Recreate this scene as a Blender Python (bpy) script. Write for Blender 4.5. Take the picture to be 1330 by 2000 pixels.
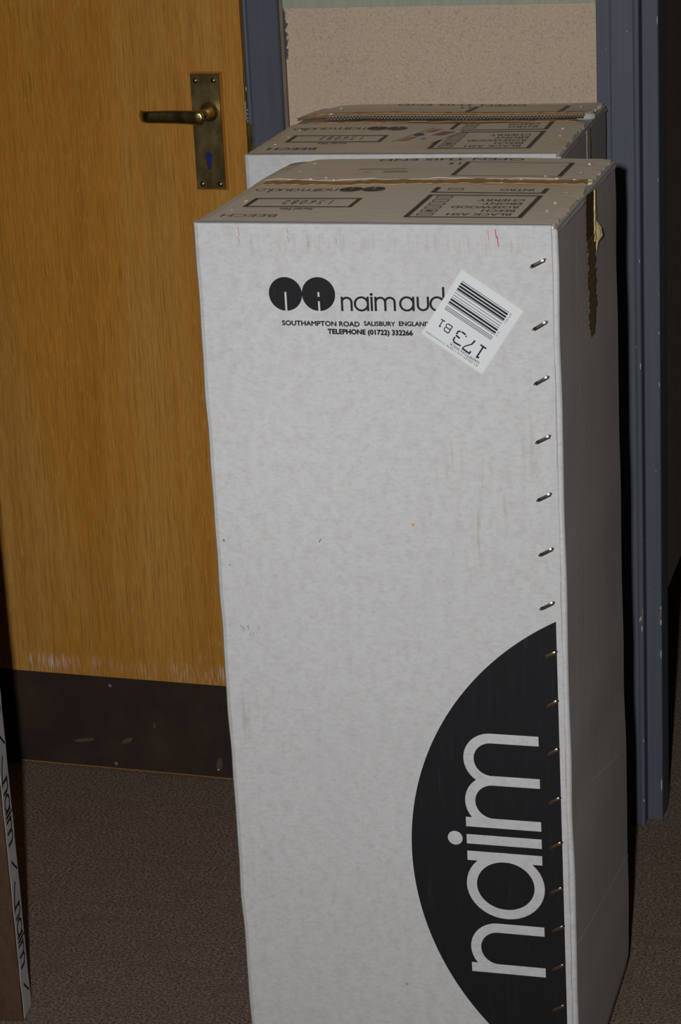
import bpy, bmesh, math, random
from mathutils import Vector, Matrix

for o in list(bpy.data.objects):
    bpy.data.objects.remove(o, do_unlink=True)
SC = bpy.context.scene
COL = SC.collection
random.seed(7)
PI = math.pi

# ------------------------------------------------------------------ camera
CAM = Vector((0.8889, -2.5576, 1.6893))
YAW, PITCH, ROLL, FPX = -0.2811, 0.3180, -0.0498, 4682.3
fw = Vector((math.sin(YAW) * math.cos(PITCH), math.cos(YAW) * math.cos(PITCH), -math.sin(PITCH)))
rt = Vector((math.cos(YAW), -math.sin(YAW), 0))
up = rt.cross(fw)
r2 = math.cos(ROLL) * rt + math.sin(ROLL) * up
u2 = -math.sin(ROLL) * rt + math.cos(ROLL) * up
cd = bpy.data.cameras.new('camera')
cam = bpy.data.objects.new('camera', cd)
COL.objects.link(cam)
cd.sensor_fit = 'VERTICAL'
cd.sensor_height = 36.0
cd.sensor_width = 24.0
cd.lens = FPX / 2000 * 36.0
cd.clip_start = 0.05
M = Matrix((r2, u2, -fw)).transposed().to_4x4()
M.translation = CAM
cam.matrix_world = M
SC.camera = cam

# ------------------------------------------------------------------ light
world = bpy.data.worlds.new('world')
SC.world = world
world.use_nodes = True
world.node_tree.nodes['Background'].inputs[0].default_value = (0.55, 0.5, 0.45, 1)
world.node_tree.nodes['Background'].inputs[1].default_value = 0.004
ld = bpy.data.lights.new('camera_flash', 'AREA')
ld.shape = 'RECTANGLE'
ld.size, ld.size_y = 0.035, 0.055
ld.energy = 17
ld.spread = math.radians(95)
ld.color = (1.0, 0.985, 0.97)
flash = bpy.data.objects.new('camera_flash', ld)
COL.objects.link(flash)
FL = CAM - r2 * 0.106 + u2 * 0.050
Mf = Matrix((r2, u2, -fw)).transposed().to_4x4()
Mf.translation = FL
flash.matrix_world = Mf
SC.view_settings.view_transform = 'Standard'
SC.view_settings.look = 'None'
SC.view_settings.gamma = 1
SC.view_settings.use_curve_mapping = False
SC.view_settings.exposure = 0.0


# ------------------------------------------------------------------ materials
def lin(c):
    return tuple(((v / 255) / 12.92 if v / 255 <= .04045 else ((v / 255 + .055) / 1.055) ** 2.4) for v in c)


class Mat:
    def __init__(s, name, col=(.5, .5, .5), rough=.7, metal=0., spec=.3):
        s.m = bpy.data.materials.new(name)
        s.m.use_nodes = True
        s.t = s.m.node_tree
        s.b = s.t.nodes['Principled BSDF']
        s.b.inputs['Base Color'].default_value = (*col, 1)
        s.b.inputs['Roughness'].default_value = rough
        s.b.inputs['Metallic'].default_value = metal
        s.b.inputs['Specular IOR Level'].default_value = spec
        s.col = s.rgb(col)

    def n(s, kind, **k):
        nd = s.t.nodes.new(kind)
        for a, v in k.items():
            setattr(nd, a, v)
        return nd

    def l(s, a, b):
        s.t.links.new(a, b)

    def rgb(s, c):
        nd = s.n('ShaderNodeRGB')
        nd.outputs[0].default_value = (*c, 1)
        return nd.outputs[0]

    def coord(s, scale=(1, 1, 1), loc=(0, 0, 0)):
        tc = s.n('ShaderNodeTexCoord')
        mp = s.n('ShaderNodeMapping')
        mp.inputs['Scale'].default_value = scale
        mp.inputs['Location'].default_value = loc
        s.l(tc.outputs['Object'], mp.inputs[0])
        return mp.outputs[0]

    def noise(s, scale, vec=None, detail=3, rough=.55, dist=0):
        nd = s.n('ShaderNodeTexNoise')
        nd.inputs['Scale'].default_value = scale
        nd.inputs['Detail'].default_value = detail
        nd.inputs['Roughness'].default_value = rough
        nd.inputs['Distortion'].default_value = dist
        s.l(vec if vec is not None else s.coord(), nd.inputs['Vector'])
        return nd.outputs[0]

    def ramp(s, fac, a, b, va=0., vb=1.):
        nd = s.n('ShaderNodeMapRange')
        nd.inputs[1].default_value, nd.inputs[2].default_value = a, b
        nd.inputs[3].default_value, nd.inputs[4].default_value = va, vb
        s.l(fac, nd.inputs[0])
        return nd.outputs[0]

    def math(s, op, a, b=None):
        nd = s.n('ShaderNodeMath', operation=op)
        for i, v in enumerate((a, b)):
            if v is None:
                continue
            if isinstance(v, (int, float)):
                nd.inputs[i].default_value = v
            else:
                s.l(v, nd.inputs[i])
        return nd.outputs[0]

    def mixc(s, fac, c):
        """blend colour c over the current colour"""
        nd = s.n('ShaderNodeMix', data_type='RGBA')
        if isinstance(fac, (int, float)):
            nd.inputs[0].default_value = fac
        else:
            s.l(fac, nd.inputs[0])
        s.l(s.col, nd.inputs[6])
        if isinstance(c, tuple):
            nd.inputs[7].default_value = (*c, 1)
        else:
            s.l(c, nd.inputs[7])
        s.col = nd.outputs[2]

    def sep(s, axis):
        nd = s.n('ShaderNodeSeparateXYZ')
        tc = s.n('ShaderNodeTexCoord')
        s.l(tc.outputs['Object'], nd.inputs[0])
        return nd.outputs['XYZ'.index(axis)]

    def band(s, val, lo, hi, soft):
        a = s.ramp(val, lo, lo + soft)
        b = s.ramp(val, hi - soft, hi, 1, 0)
        return s.math('MULTIPLY', a, b)

    def bump(s, h, strength=.3, dist=.002):
        nd = s.n('ShaderNodeBump')
        nd.inputs['Strength'].default_value = strength
        nd.inputs['Distance'].default_value = dist
        s.l(h, nd.inputs['Height'])
        s.l(nd.outputs[0], s.b.inputs['Normal'])

    def rough(s, out):
        s.l(out, s.b.inputs['Roughness'])

    def done(s):
        s.l(s.col, s.b.inputs['Base Color'])
        return s.m


def mat_paper(name, smudges=False):
    """white recycled liner board, faintly mottled, with dirt of its own"""
    m = Mat(name, (.545, .552, .562), .75, spec=.25)
    m.mixc(m.ramp(m.noise(70, m.coord((1, 1, .85)), 5, .65), .44, .66, 0, .55), (.455, .45, .455))
    m.mixc(m.ramp(m.noise(230, m.coord((.5, 1, 1)), 3, .65), .48, .72, 0, .55), (.42, .40, .395))
    m.mixc(m.ramp(m.noise(5, None, 3), .5, .8, 0, .35), (.475, .475, .485))
    if smudges:
        X, Z = m.sep('X'), m.sep('Z')
        st = m.noise(1, m.coord((190, 1, 14)), 2, .5)
        b1 = m.math('MULTIPLY', m.band(Z, 1.118, 1.146, .012), m.band(X, .03, .40, .04))
        m.mixc(m.math('MULTIPLY', m.ramp(st, .50, .72, 0, .55), b1), (.36, .33, .30))
        st2 = m.noise(1, m.coord((170, 1, 14), (3, 0, 1)), 2, .5)
        big = m.ramp(m.noise(14, m.coord((1, 1, .7), (2, 0, 5))), .5, .62)
        b2 = m.math('MULTIPLY', m.math('MULTIPLY', m.band(Z, .72, .96, .06), m.band(X, .24, .41, .05)), big)
        m.mixc(m.math('MULTIPLY', m.ramp(st2, .52, .66, 0, .55), b2), (.36, .30, .20))
        b3 = m.math('MULTIPLY', m.math('MULTIPLY', m.band(Z, .30, .74, .08), m.band(X, -.01, .07, .02)), big)
        m.mixc(m.math('MULTIPLY', m.ramp(st2, .54, .68, 0, .4), b3), (.28, .26, .22))
        b4 = m.math('MULTIPLY', m.band(Z, .645, .672, .008), m.band(X, .003, .05, .012))
        m.mixc(m.math('MULTIPLY', m.ramp(m.noise(1, m.coord((260, 1, 120)), 1), .60, .68, 0, .45), b4), (.16, .16, .17))
        # small specks
        m.mixc(m.ramp(m.noise(420, m.coord((1, 1, 1), (9, 3, 2)), 0), .86, .88, 0, .6), (.30, .25, .2))
    m.bump(m.noise(90, m.coord((1, 1, .5)), 4), .12, .001)
    return m.done()


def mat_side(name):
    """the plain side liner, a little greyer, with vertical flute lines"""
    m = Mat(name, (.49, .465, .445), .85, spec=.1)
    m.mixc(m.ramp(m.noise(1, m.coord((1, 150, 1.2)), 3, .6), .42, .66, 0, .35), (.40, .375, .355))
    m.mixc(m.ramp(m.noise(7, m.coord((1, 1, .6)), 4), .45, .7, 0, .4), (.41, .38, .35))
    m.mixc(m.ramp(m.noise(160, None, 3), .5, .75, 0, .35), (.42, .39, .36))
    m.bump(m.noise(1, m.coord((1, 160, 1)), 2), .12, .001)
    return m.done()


def mat_top(name, seed=0):
    """handled, browned lid board"""
    m = Mat(name, (.90, .79, .625), .6, spec=.35)  # base colour lightened to stand in for gloss at a low angle
    m.mixc(m.ramp(m.noise(9, m.coord((1, 1.5, 1), (seed, 2, 0)), 4), .45, .75, 0, .6), (.76, .62, .445))
    m.mixc(m.ramp(m.noise(70, m.coord((.5, 2, 1), (seed, 0, 0)), 4, .65), .46, .7, 0, .5), (.71, .625, .515))
    m.mixc(m.ramp(m.noise(3, m.coord((1, 1, 1), (seed + 5, 0, 0)), 2), .4, .65, 0, .45), (.78, .71, .615))
    m.bump(m.noise(45, m.coord((1, 2, 1), (seed, 0, 0)), 4), .25, .0012)
    return m.done()


def mat_ink(name, col=(.0105, .0105, .0130), wear=.35, rough=.5, spec=.3):
    m = Mat(name, col, rough, spec=spec)
    m.mixc(m.ramp(m.noise(1, m.coord((160, 160, 14)), 3, .6), .55, .8, 0, wear), tuple(min(1, c * 2.2 + .035) for c in col))
    return m.done()


def mat_kraft(name, col, seed=0):
    m = Mat(name, col, .8, spec=.2)
    m.mixc(m.ramp(m.noise(60, m.coord((1, 3, .4), (seed, 0, 0)), 4, .65), .42, .7, 0, .7), tuple(c * .55 for c in col))
    m.mixc(m.ramp(m.noise(220, m.coord((1, 1, .4), (seed, 4, 0)), 2), .55, .75, 0, .5), tuple(min(1, c * 1.5) for c in col))
    m.bump(m.noise(120, m.coord((1, 1, .3), (seed, 0, 0)), 3), .3, .001)
    return m.done()


def mat_plain(name, col, rough=.6, metal=0, spec=.4, var=.25, scale=60):
    m = Mat(name, col, rough, metal, spec)
    m.mixc(m.ramp(m.noise(scale, None, 3), .4, .7, 0, var), tuple(c * .7 for c in col))
    return m.done()


def mat_oak():
    m = Mat('oak_veneer', (.47, .208, .028), .5, spec=.18)
    g3 = m.noise(1, m.coord((5, 1, .9), (1, 0, 3)), 3, .5, 1.2)
    m.mixc(m.ramp(g3, .42, .66, 0, .65), (.50, .275, .072))
    g4 = m.noise(1, m.coord((30, 1, .8), (8, 0, 1)), 3, .55, .5)
    m.mixc(m.ramp(g4, .42, .70, 0, .5), (.36, .142, .015))
    g1 = m.noise(1, m.coord((430, 1, 10)), 3, .6, .35)
    m.mixc(m.ramp(g1, .46, .66, 0, .6), (.27, .105, .012))
    g2 = m.noise(1, m.coord((520, 1, 42), (4, 0, 1)), 2, .5, .4)
    m.mixc(m.ramp(g2, .56, .72, 0, .55), (.60, .33, .095))
    pores = m.noise(1, m.coord((640, 1, 20), (2, 0, 2)), 2, .5)
    m.mixc(m.ramp(pores, .56, .70, 0, .45), (.19, .072, .009))
    X, Z = m.sep('X'), m.sep('Z')
    # unfaded varnish where a larger handle plate used to sit
    gh = m.math('MULTIPLY', m.band(X, -.086, -.0335, .0012), m.band(Z, 1.0085, 1.1925, .0012))
    m.mixc(m.math('MULTIPLY', gh, .85), (.27, .095, .008))
    # scuffed white grain just above the kick plate
    sc = m.noise(1, m.coord((330, 1, 22), (5, 0, 0)), 2, .5)
    cl = m.ramp(m.noise(1, m.coord((16, 1, 3), (1, 0, 1)), 2), .36, .58)
    hz = m.math('MULTIPLY', m.band(Z, .172, .214, .016), cl)
    m.mixc(m.math('MULTIPLY', m.ramp(sc, .50, .60, 0, .8), hz), (.62, .50, .46))
    # fine lipping joint beside the lock edge
    m.mixc(m.math('MULTIPLY', m.band(X, -.0305, -.0293, .0004), .35), (.2, .08, .015))
    m.bump(g1, .12, .0006)
    m.rough(m.ramp(g1, .3, .7, .45, .6))
    return m.done()


def mat_carpet():
    m = Mat('brown_loop_carpet', (.27, .20, .158), .95, spec=.05)
    a = m.noise(260, m.coord((.8, 1.3, 1)), 3, .7)
    m.mixc(m.ramp(a, .43, .58, 0, .92), (.062, .042, .031))
    b = m.noise(430, m.coord((.8, 1.3, 1), (3, 1, 0)), 1)
    m.mixc(m.ramp(b, .58, .74, 0, .7), (.58, .46, .375))
    m.mixc(m.ramp(m.noise(22, m.coord((.6, 1.6, 1)), 4, .6), .45, .7, 0, .45), (.14, .097, .075))
    m.bump(a, .6, .002)
    return m.done()


def mat_cork():
    m = Mat('beige_felt_wall', (.60, .485, .37), .9, spec=.1)
    a = m.noise(260, None, 3, .65)
    m.mixc(m.ramp(a, .40, .64, 0, .6), (.45, .36, .27))
    m.mixc(m.ramp(m.noise(300, m.coord((1, 1, 1), (5, 0, 2)), 2), .56, .74, 0, .55), (.26, .22, .185))
    m.mixc(m.ramp(m.noise(9, None, 3), .45, .68, 0, .35), (.62, .46, .32))
    m.mixc(m.ramp(m.noise(320, m.coord((1, 1, 1), (1, 8, 2)), 1), .62, .74, 0, .6), (.72, .62, .52))
    # grey-blue paint brushed onto the edge of the felt
    X, Z = m.sep('X'), m.sep('Z')
    edge = m.math('ADD', X, m.math('MULTIPLY', m.noise(1, m.coord((300, 1, 130)), 3, .6), -.020))
    fac = m.math('MULTIPLY', m.ramp(edge, -.1846, -.1838, 1, 0), m.band(Z, 1.205, 1.281, .004))
    m.mixc(fac, (.075, .09, .13))
    m.bump(a, .5, .002)
    return m.done()


def mat_paint(name, col, chips=True, seed=0.):
    m = Mat(name, col, .5, spec=.22)
    m.mixc(m.ramp(m.noise(1, m.coord((170, 170, 2.2), (seed, 0, 0)), 3, .6), .44, .7, 0, .45), tuple(c * .74 for c in col))
    m.mixc(m.ramp(m.noise(5, m.coord((1, 1, .5), (seed, 1, 0)), 3), .45, .75, 0, .3), tuple(c * 1.22 for c in col))
    if chips:
        sp = m.noise(150, m.coord((1, 1, .6), (seed, 0, 4)), 1)
        m.mixc(m.ramp(sp, .795, .81, 0, .8), (.30, .31, .33))
    m.bump(m.noise(1, m.coord((150, 150, 3), (seed, 0, 0)), 3), .12, .0006)
    return m.done()


def mat_brass(name='aged_brass', dark=.5, r0=.33, r1=.42):
    m = Mat(name, (.42, .335, .145), .3, 1.0)
    m.mixc(m.ramp(m.noise(18, m.coord((1, 1, .6)), 5, .6), .40, .75, 0, dark), (.27, .205, .085))
    m.mixc(m.ramp(m.noise(220, m.coord((1, 1, 1), (2, 2, 2)), 3), .62, .76, 0, .5), (.55, .50, .38))
    m.rough(m.ramp(m.noise(60, m.coord((1, 1, .5), (1, 0, 3)), 4), .35, .7, r0, r1))
    return m.done()


def mat_kick():
    m = Mat('dark_kick_plate', (.036, .025, .0195), .34, spec=.3)
    m.mixc(m.ramp(m.noise(12, None, 4), .45, .72, 0, .7), (.052, .034, .025))
    m.mixc(m.ramp(m.noise(1, m.coord((200, 1, 5)), 3), .56, .75, 0, .4), (.048, .040, .036))
    m.mixc(m.ramp(m.noise(210, None, 1), .76, .80, 0, .4), (.10, .085, .075))
    m.rough(m.ramp(m.noise(25, None, 3), .35, .7, .28, .5))
    return m.done()


P_FRONT = mat_paper('white_recycled_board', True)
P_PLAIN = mat_paper('white_recycled_board_plain')
P_SIDE = mat_side('grey_side_board')
P_TOP1 = mat_top('handled_lid_board', 0)
P_TOP2 = mat_top('handled_lid_board_rear', 3.3)
INK = mat_ink('black_print', wear=.16)
INK_TOP = mat_ink('brownish_print', (.055, .040, .030), .5)
INK_HAND = mat_ink('marker_ink', (.13, .10, .085), .4)
INK_RED = mat_ink('red_print', (.55, .12, .09), .3)
INK_RED_F = mat_ink('faded_red_print', (.60, .34, .25), .3)
INK_FADE = mat_ink('faded_grey_print', (.42, .36, .31), .3)
INK_BLUE = mat_ink('blue_print', (.05, .06, .20), .3)
INK_GREY = mat_ink('grey_print', (.22, .19, .16), .3)
RED_MARK = mat_ink('red_pen_mark', (.55, .05, .08), .3)
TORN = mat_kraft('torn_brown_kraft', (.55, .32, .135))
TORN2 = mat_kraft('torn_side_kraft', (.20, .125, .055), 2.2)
DARKTAPE = mat_kraft('dark_brown_tape', (.10, .055, .03), 3.2)
YELLOW = mat_kraft('yellowed_tape_scrap', (.75, .58, .26), 1.2)
KRAFT = mat_kraft('brown_carton_board', (.085, .048, .026), 5)
PALE = mat_plain('pale_flute_paper', (.62, .55, .47), .8)
FLUTE = mat_plain('grey_brown_flute_paper', (.30, .255, .20), .8)
CREASE = mat_plain('pale_crease', (.72, .69, .66), .8)
FLUTE_SHADE = mat_plain('painted_flute_shade', (.035, .028, .022), .9)
STICKER = mat_plain('white_sticker', (.66, .685, .655), .45, var=.12, scale=20)
STICKER_IN = mat_plain('white_sticker_print_area', (.66, .70, .725), .45, var=.1, scale=20)
STEEL = mat_plain('staple_steel', (.50, .46, .42), .28, 1.0, var=.5, scale=150)
COPPER = mat_plain('staple_copper', (.36, .26, .18), .35, 1.0, var=.5, scale=150)
BRASS = mat_brass()
BRASS2 = mat_brass('screw_brass', .3, .26, .36)
OAK = mat_oak()
OAK_EDGE = mat_plain('oak_edge', (.30, .14, .03), .6)
KICK = mat_kick()
CARPET = mat_carpet()
CORK = mat_cork()
GREY = mat_paint('blue_grey_gloss_paint', (.090, .103, .132))
GREY2 = mat_paint('blue_grey_gloss_paint_post', (.086, .098, .124), True, 3)
PALEGREEN = mat_paint('pale_green_trim_paint', (.36, .39, .31), False, 1)
BROWNWALL = mat_plain('dark_brown_board', (.19, .145, .11), .75, var=.5, scale=25)
PLASTER = mat_plain('room_plaster', (.45, .38, .30), .9, scale=8)
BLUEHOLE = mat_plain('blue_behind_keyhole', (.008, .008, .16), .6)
BLACK = mat_plain('black_gap', (.01, .009, .008), .9)
CHIP = mat_plain('bare_primer_chip', (.40, .41, .43), .6)
WOODCHIP = mat_plain('bare_wood_chip', (.27, .15, .08), .7)
DULL = mat_plain('dull_screw_zinc', (.22, .22, .20), .4)
SCUFF = mat_plain('pale_scuff', (.085, .066, .052), .4)
GLINT = mat_plain('painted_lid_glint', (.82, .79, .74), .18, 0, .6, var=.1)  # near-white colour stands in for glints on lid tape and staples


# ------------------------------------------------------------------ object helpers
def obj(name, me, mat, parent=None, label=None, kind=None, smooth=False):
    o = bpy.data.objects.new(name, me)
    COL.objects.link(o)
    if mat and not me.materials:
        me.materials.append(mat)
    if parent:
        o.parent = parent
    if label:
        o['label'] = label
    if kind:
        o['kind'] = kind
    if smooth:
        for p in me.polygons:
            p.use_smooth = True
    return o


def thing(name, label, cat, loc=(0, 0, 0), rotz=0, group=None):
    o = bpy.data.objects.new(name, None)
    COL.objects.link(o)
    o.location = loc
    o.rotation_euler = (0, 0, rotz)
    o['label'] = label
    o['category'] = cat
    if group:
        o['group'] = group
    return o


def box_bm(bm, a, b):
    x0, y0, z0 = a
    x1, y1, z1 = b
    v = [bm.verts.new(p) for p in ((x0, y0, z0), (x1, y0, z0), (x1, y1, z0), (x0, y1, z0),
                                   (x0, y0, z1), (x1, y0, z1), (x1, y1, z1), (x0, y1, z1))]
    for f in ((3, 2, 1, 0), (4, 5, 6, 7), (0, 1, 5, 4), (1, 2, 6, 5), (2, 3, 7, 6), (3, 0, 4, 7)):
        bm.faces.new([v[i] for i in f])
    return v


def boxes(name, lst, mat, parent=None, bevel=0, **k):
    bm = bmesh.new()
    for a, b in lst:
        box_bm(bm, a, b)
    if bevel:
        bmesh.ops.bevel(bm, geom=bm.edges[:], offset=bevel, segments=2, affect='EDGES', profile=.7)
    me = bpy.data.meshes.new(name)
    bm.to_mesh(me)
    bm.free()
    return obj(name, me, mat, parent, **k)


def prism(name, pts, z0, z1, mat, parent=None, nz=1, wob=None, cap=True, **k):
    """closed plan outline swept from z0 to z1; wob(x,y,z)->(dx,dy)"""
    vs, fs = [], []
    n = len(pts)
    for j in range(nz + 1):
        z = z0 + (z1 - z0) * j / nz
        for x, y in pts:
            dx, dy = wob(x, y, z) if wob else (0, 0)
            vs.append((x + dx, y + dy, z))
    for j in range(nz):
        for i in range(n):
            a, b = j * n + i, j * n + (i + 1) % n
            fs.append((a, b, b + n, a + n))
    if cap:
        fs.append(tuple(range(n - 1, -1, -1)))
        fs.append(tuple(nz * n + i for i in range(n)))
    me = bpy.data.meshes.new(name)
    me.from_pydata(vs, [], fs)
    me.update()
    return obj(name, me, mat, parent, **k)


def lathe(name, prof, mat, parent=None, axis='Y', seg=28, loc=(0, 0, 0), **k):
    vs, fs = [], []
    for d, r in prof:
        for i in range(seg):
            a = 2 * PI * i / seg
            c, s_ = r * math.cos(a), r * math.sin(a)
            vs.append((c, d, s_) if axis == 'Y' else (c, s_, d))
    n = len(prof)
    for j in range(n - 1):
        for i in range(seg):
            a, b = j * seg + i, j * seg + (i + 1) % seg
            fs.append((a, a + seg, b + seg, b) if axis == 'Y' else (a, b, b + seg, a + seg))
    fs.append(tuple(range(seg)))
    fs.append(tuple((n - 1) * seg + i for i in range(seg - 1, -1, -1)))
    me = bpy.data.meshes.new(name)
    me.from_pydata(vs, [], fs)
    me.update()
    bm = bmesh.new()
    bm.from_mesh(me)
    bmesh.ops.recalc_face_normals(bm, faces=bm.faces)
    bm.to_mesh(me)
    bm.free()
    o = obj(name, me, mat, parent, **k)
    o.location = loc
    return o


# ---- flat print: 2D polygons laid on a face
_font_cache = {}


def glyphs(s):
    key = s
    if key in _font_cache:
        return _font_cache[key]
    cu = bpy.data.curves.new('t', 'FONT')
    cu.body = s
    cu.size = 1
    cu.resolution_u = 3
    o = bpy.data.objects.new('t', cu)
    COL.objects.link(o)
    dg = bpy.context.evaluated_depsgraph_get()
    dg.update()
    me = bpy.data.meshes.new_from_object(o.evaluated_get(dg))
    vs = [(v.co.x, v.co.y) for v in me.vertices]
    fs = [tuple(p.vertices) for p in me.polygons]
    bpy.data.objects.remove(o, do_unlink=True)
    bpy.data.curves.remove(cu)
    bpy.data.meshes.remove(me)
    x0, x1 = min(v[0] for v in vs), max(v[0] for v in vs)
    y0, y1 = min(v[1] for v in vs), max(v[1] for v in vs)
    vs = [((x - x0) / (x1 - x0), (y - y0) / (y1 - y0)) for x, y in vs]
    _font_cache[key] = (vs, fs)
    return vs, fs


class Print:
    """collects flat shapes (u, v) and builds ONE mesh on a face via fn(u, v, offset)"""

    def __init__(s):
        s.v, s.f, s.lay = [], [], 0

    def poly(s, pts):
        n = len(s.v)
        s.v += [(p[0], p[1], s.lay) for p in pts]
        s.f.append(tuple(range(n, n + len(pts))))
        return s

    def rect(s, u0, v0, u1, v1):
        return s.poly([(u0, v0), (u1, v0), (u1, v1), (u0, v1)])

    def frame(s, u0, v0, u1, v1, t, tv=None):
        tv = tv or t
        s.rect(u0, v0, u1, v0 + tv)
        s.rect(u0, v1 - tv, u1, v1)
        s.rect(u0, v0 + tv, u0 + t, v1 - tv)
        return s.rect(u1 - t, v0 + tv, u1, v1 - tv)

    def disc(s, c, ru, rv=None, n=40):
        rv = rv or ru
        return s.poly([(c[0] + ru * math.cos(2 * PI * i / n), c[1] + rv * math.sin(2 * PI * i / n)) for i in range(n)])

    def text(s, t, u0, v0, u1, v1, flip=False, bold=0.0):
        vs, fs = glyphs(t)
        e = bold * (v1 - v0)
        shifts = [(0, 0)] if not bold else [(-e, 0), (e, 0), (0, e), (0, -e)]
        u0, u1, v0, v1 = u0 + e, u1 - e, v0 + e, v1 - e
        for du, dv in shifts:
            n = len(s.v)
            s.lay += 1
            for a, b in vs:
                if flip:
                    s.v.append((u1 - a * (u1 - u0) + du, v1 - b * (v1 - v0) + dv, s.lay))
                else:
                    s.v.append((u0 + a * (u1 - u0) + du, v0 + b * (v1 - v0) + dv, s.lay))
            s.f += [tuple(n + i for i in f) for f in fs]
        return s

    def stroke(s, pts, w, tr=None):
        """polyline of width w as one mitred ribbon; tr maps (x, y) -> (u, v)"""
        L, R_ = [], []
        n = len(pts)
        s.lay += 1
        for i, p in enumerate(pts):
            a = pts[max(0, i - 1)]
            b = pts[min(n - 1, i + 1)]
            dx, dy = b[0] - a[0], b[1] - a[1]
            d = math.hypot(dx, dy) or 1
            nx, ny = -dy / d * w / 2, dx / d * w / 2
            L.append((p[0] + nx, p[1] + ny))
            R_.append((p[0] - nx, p[1] - ny))
        for i in range(n - 1):
            q = [L[i], R_[i], R_[i + 1], L[i + 1]]
            s.poly([tr(*c) for c in q] if tr else q)
        return s

    def build(s, name, fn, off, mat, parent, **k):
        # keep every face turned outward
        fs = []
        for f in s.f:
            A = 0
            for i in range(len(f)):
                a, b = s.v[f[i]], s.v[f[(i + 1) % len(f)]]
                A += a[0] * b[1] - b[0] * a[1]
            fs.append(f if A > 0 else tuple(reversed(f)))
        me = bpy.data.meshes.new(name)
        me.from_pydata([fn(u, v, off + 1.2e-5 * k_) for u, v, k_ in s.v], [], fs)
        me.update()
        return obj(name, me, mat, parent, **k)


def arc(cx, cy, rx, ry, a0, a1, n=18):
    return [(cx + rx * math.cos(math.radians(a0 + (a1 - a0) * i / n)), cy + ry * math.sin(math.radians(a0 + (a1 - a0) * i / n)))
            for i in range(n + 1)]


def wordmark(pr, word, tr, w):
    """geometric lower-case letters, x-height 1; tr maps letter units to the face"""
    hx = .5 * w
    for ch, x in word:
        S = lambda pts, ww=w: pr.stroke(pts, ww, tr)
        top = 1 - hx
        if ch in 'nm':
            legs = (.606,) if ch == 'n' else (.610, 1.207)
            S([(x, 0), (x, 1)])
            x0 = x
            for lg in legs:
                r = (x + lg - x0) / 2
                c = x0 + r
                S([(x + lg, 0), (x + lg, (top - r) * .55)] + arc(c, top - r, r, r, 0, 172, 20))
                x0 = x + lg
        elif ch in 'ado':
            if ch == 'o':
                S(arc(x, .5, .445, .445, 0, 360, 40))
            else:
                S(arc(x - .412, .5, .415, .455, 0, 360, 40))
                S([(x, 0), (x, 1.0 if ch == 'a' else 1.66)])
        elif ch == 'i':
            S([(x, 0), (x, 1)])
            n = 20
            pr.lay += 1
            pr.poly([tr(x + .1 * math.cos(2 * PI * i / n), 1.155 + .1 * math.sin(2 * PI * i / n)) for i in range(n)])
        elif ch == 'u':
            r = .32
            S([(x, 1)] + [(a, b) for a, b in arc(x + r, r + hx, r, r, 180, 360, 20)] + [(x + 2 * r, 1)])


NAIM = [('n', 0), ('a', 1.647), ('i', 1.887), ('m', 2.136)]
NAIM_AUDIO = NAIM + [('a', 4.52), ('u', 4.80), ('d', 6.42), ('i', 6.72), ('o', 7.42)]


def rosette(pr, fn, c, r, kind):
    """a filled circle cut by a fine slit"""
    w = r * .12
    cu, cv = c
    slit = [(-1.0, .12)] if kind == 'n' else [(-1.0, -.42), (-.16, .12)]
    for sgn in (-1, 1):
        pts = [(sgn * r * math.sin(PI * i / 30), r * math.cos(PI * i / 30)) for i in range(31)]
        # replace the lower end of the centre line by the slit outline
        pts = [p for p in pts if not (abs(p[0]) < w / 2 and p[1] < 0)]
        b = -math.sqrt(r * r - w * w / 4)
        if kind == 'n':
            pts += [(sgn * w / 2, b), (sgn * w / 2, .12 * r), (0, .12 * r)]
        else:
            pts += [(sgn * w / 2, b), (sgn * w / 2, -.42 * r), (0, -.42 * r), (0, -.16 * r), (sgn * w / 2, -.16 * r),
                    (sgn * w / 2, .12 * r), (0, .12 * r)]
        pr.poly([fn(cu + x, cv + y) for x, y in pts])


# ================================================================== SETTING
# floor
bm = bmesh.new()
N = 8
for i in range(N + 1):
    for j in range(N + 1):
        bm.verts.new((-3 + 6 * i / N, -3.2 + 7.4 * j / N, 0))
bm.verts.ensure_lookup_table()
for i in range(N):
    for j in range(N):
        a = i * (N + 1) + j
        bm.faces.new([bm.verts[a], bm.verts[a + N + 1], bm.verts[a + N + 2], bm.verts[a + 1]])
me = bpy.data.meshes.new('floor')
bm.to_mesh(me)
bm.free()
obj('floor', me, CARPET, kind='structure', label='speckled brown loop-pile carpet')

# wall_back : everything of the back wall but openings and trims (door opening x -1.06..-.2405, passage x .4..1.25)
WY = 0.985
boxes('wall_back', [((-3, WY, 0), (-1.10, WY + .1, 2.6)), ((-1.10, WY, 2.06), (-.235, WY + .1, 2.6)),
                    ((-.235, WY, 0), (.362, WY + .1, 2.6)), ((.362, WY, 2.06), (1.26, WY + .1, 2.6)),
                    ((1.26, WY, 0), (3, WY + .1, 2.6))], PLASTER, kind='structure')
boxes('wall_far', [((-3, 4.1, 0), (3, 4.2, 2.6))], PLASTER, kind='structure')
# felt covered panel between the frames and the pale rail above it
boxes('wall_panel', [((-.184, .962, 0.0), (.318, WY, 1.2835))], CORK, kind='structure', label='beige speckled felt wall panel')
prism('trim_1', [(-.184, WY), (-.184, .9585), (-.183, .957), (.317, .957), (.318, .9585), (.318, WY)], 1.2835, 1.36, PALEGREEN,
      kind='structure', label='pale green painted rail above the felt panel')
boxes('wall_upper_panel', [((-.184, .966, 1.36), (.318, WY, 2.06))], CORK, kind='structure')
boxes('ceiling', [((-3, -3.2, 2.6), (3, 4.2, 2.7))], PLASTER, kind='structure')

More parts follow.
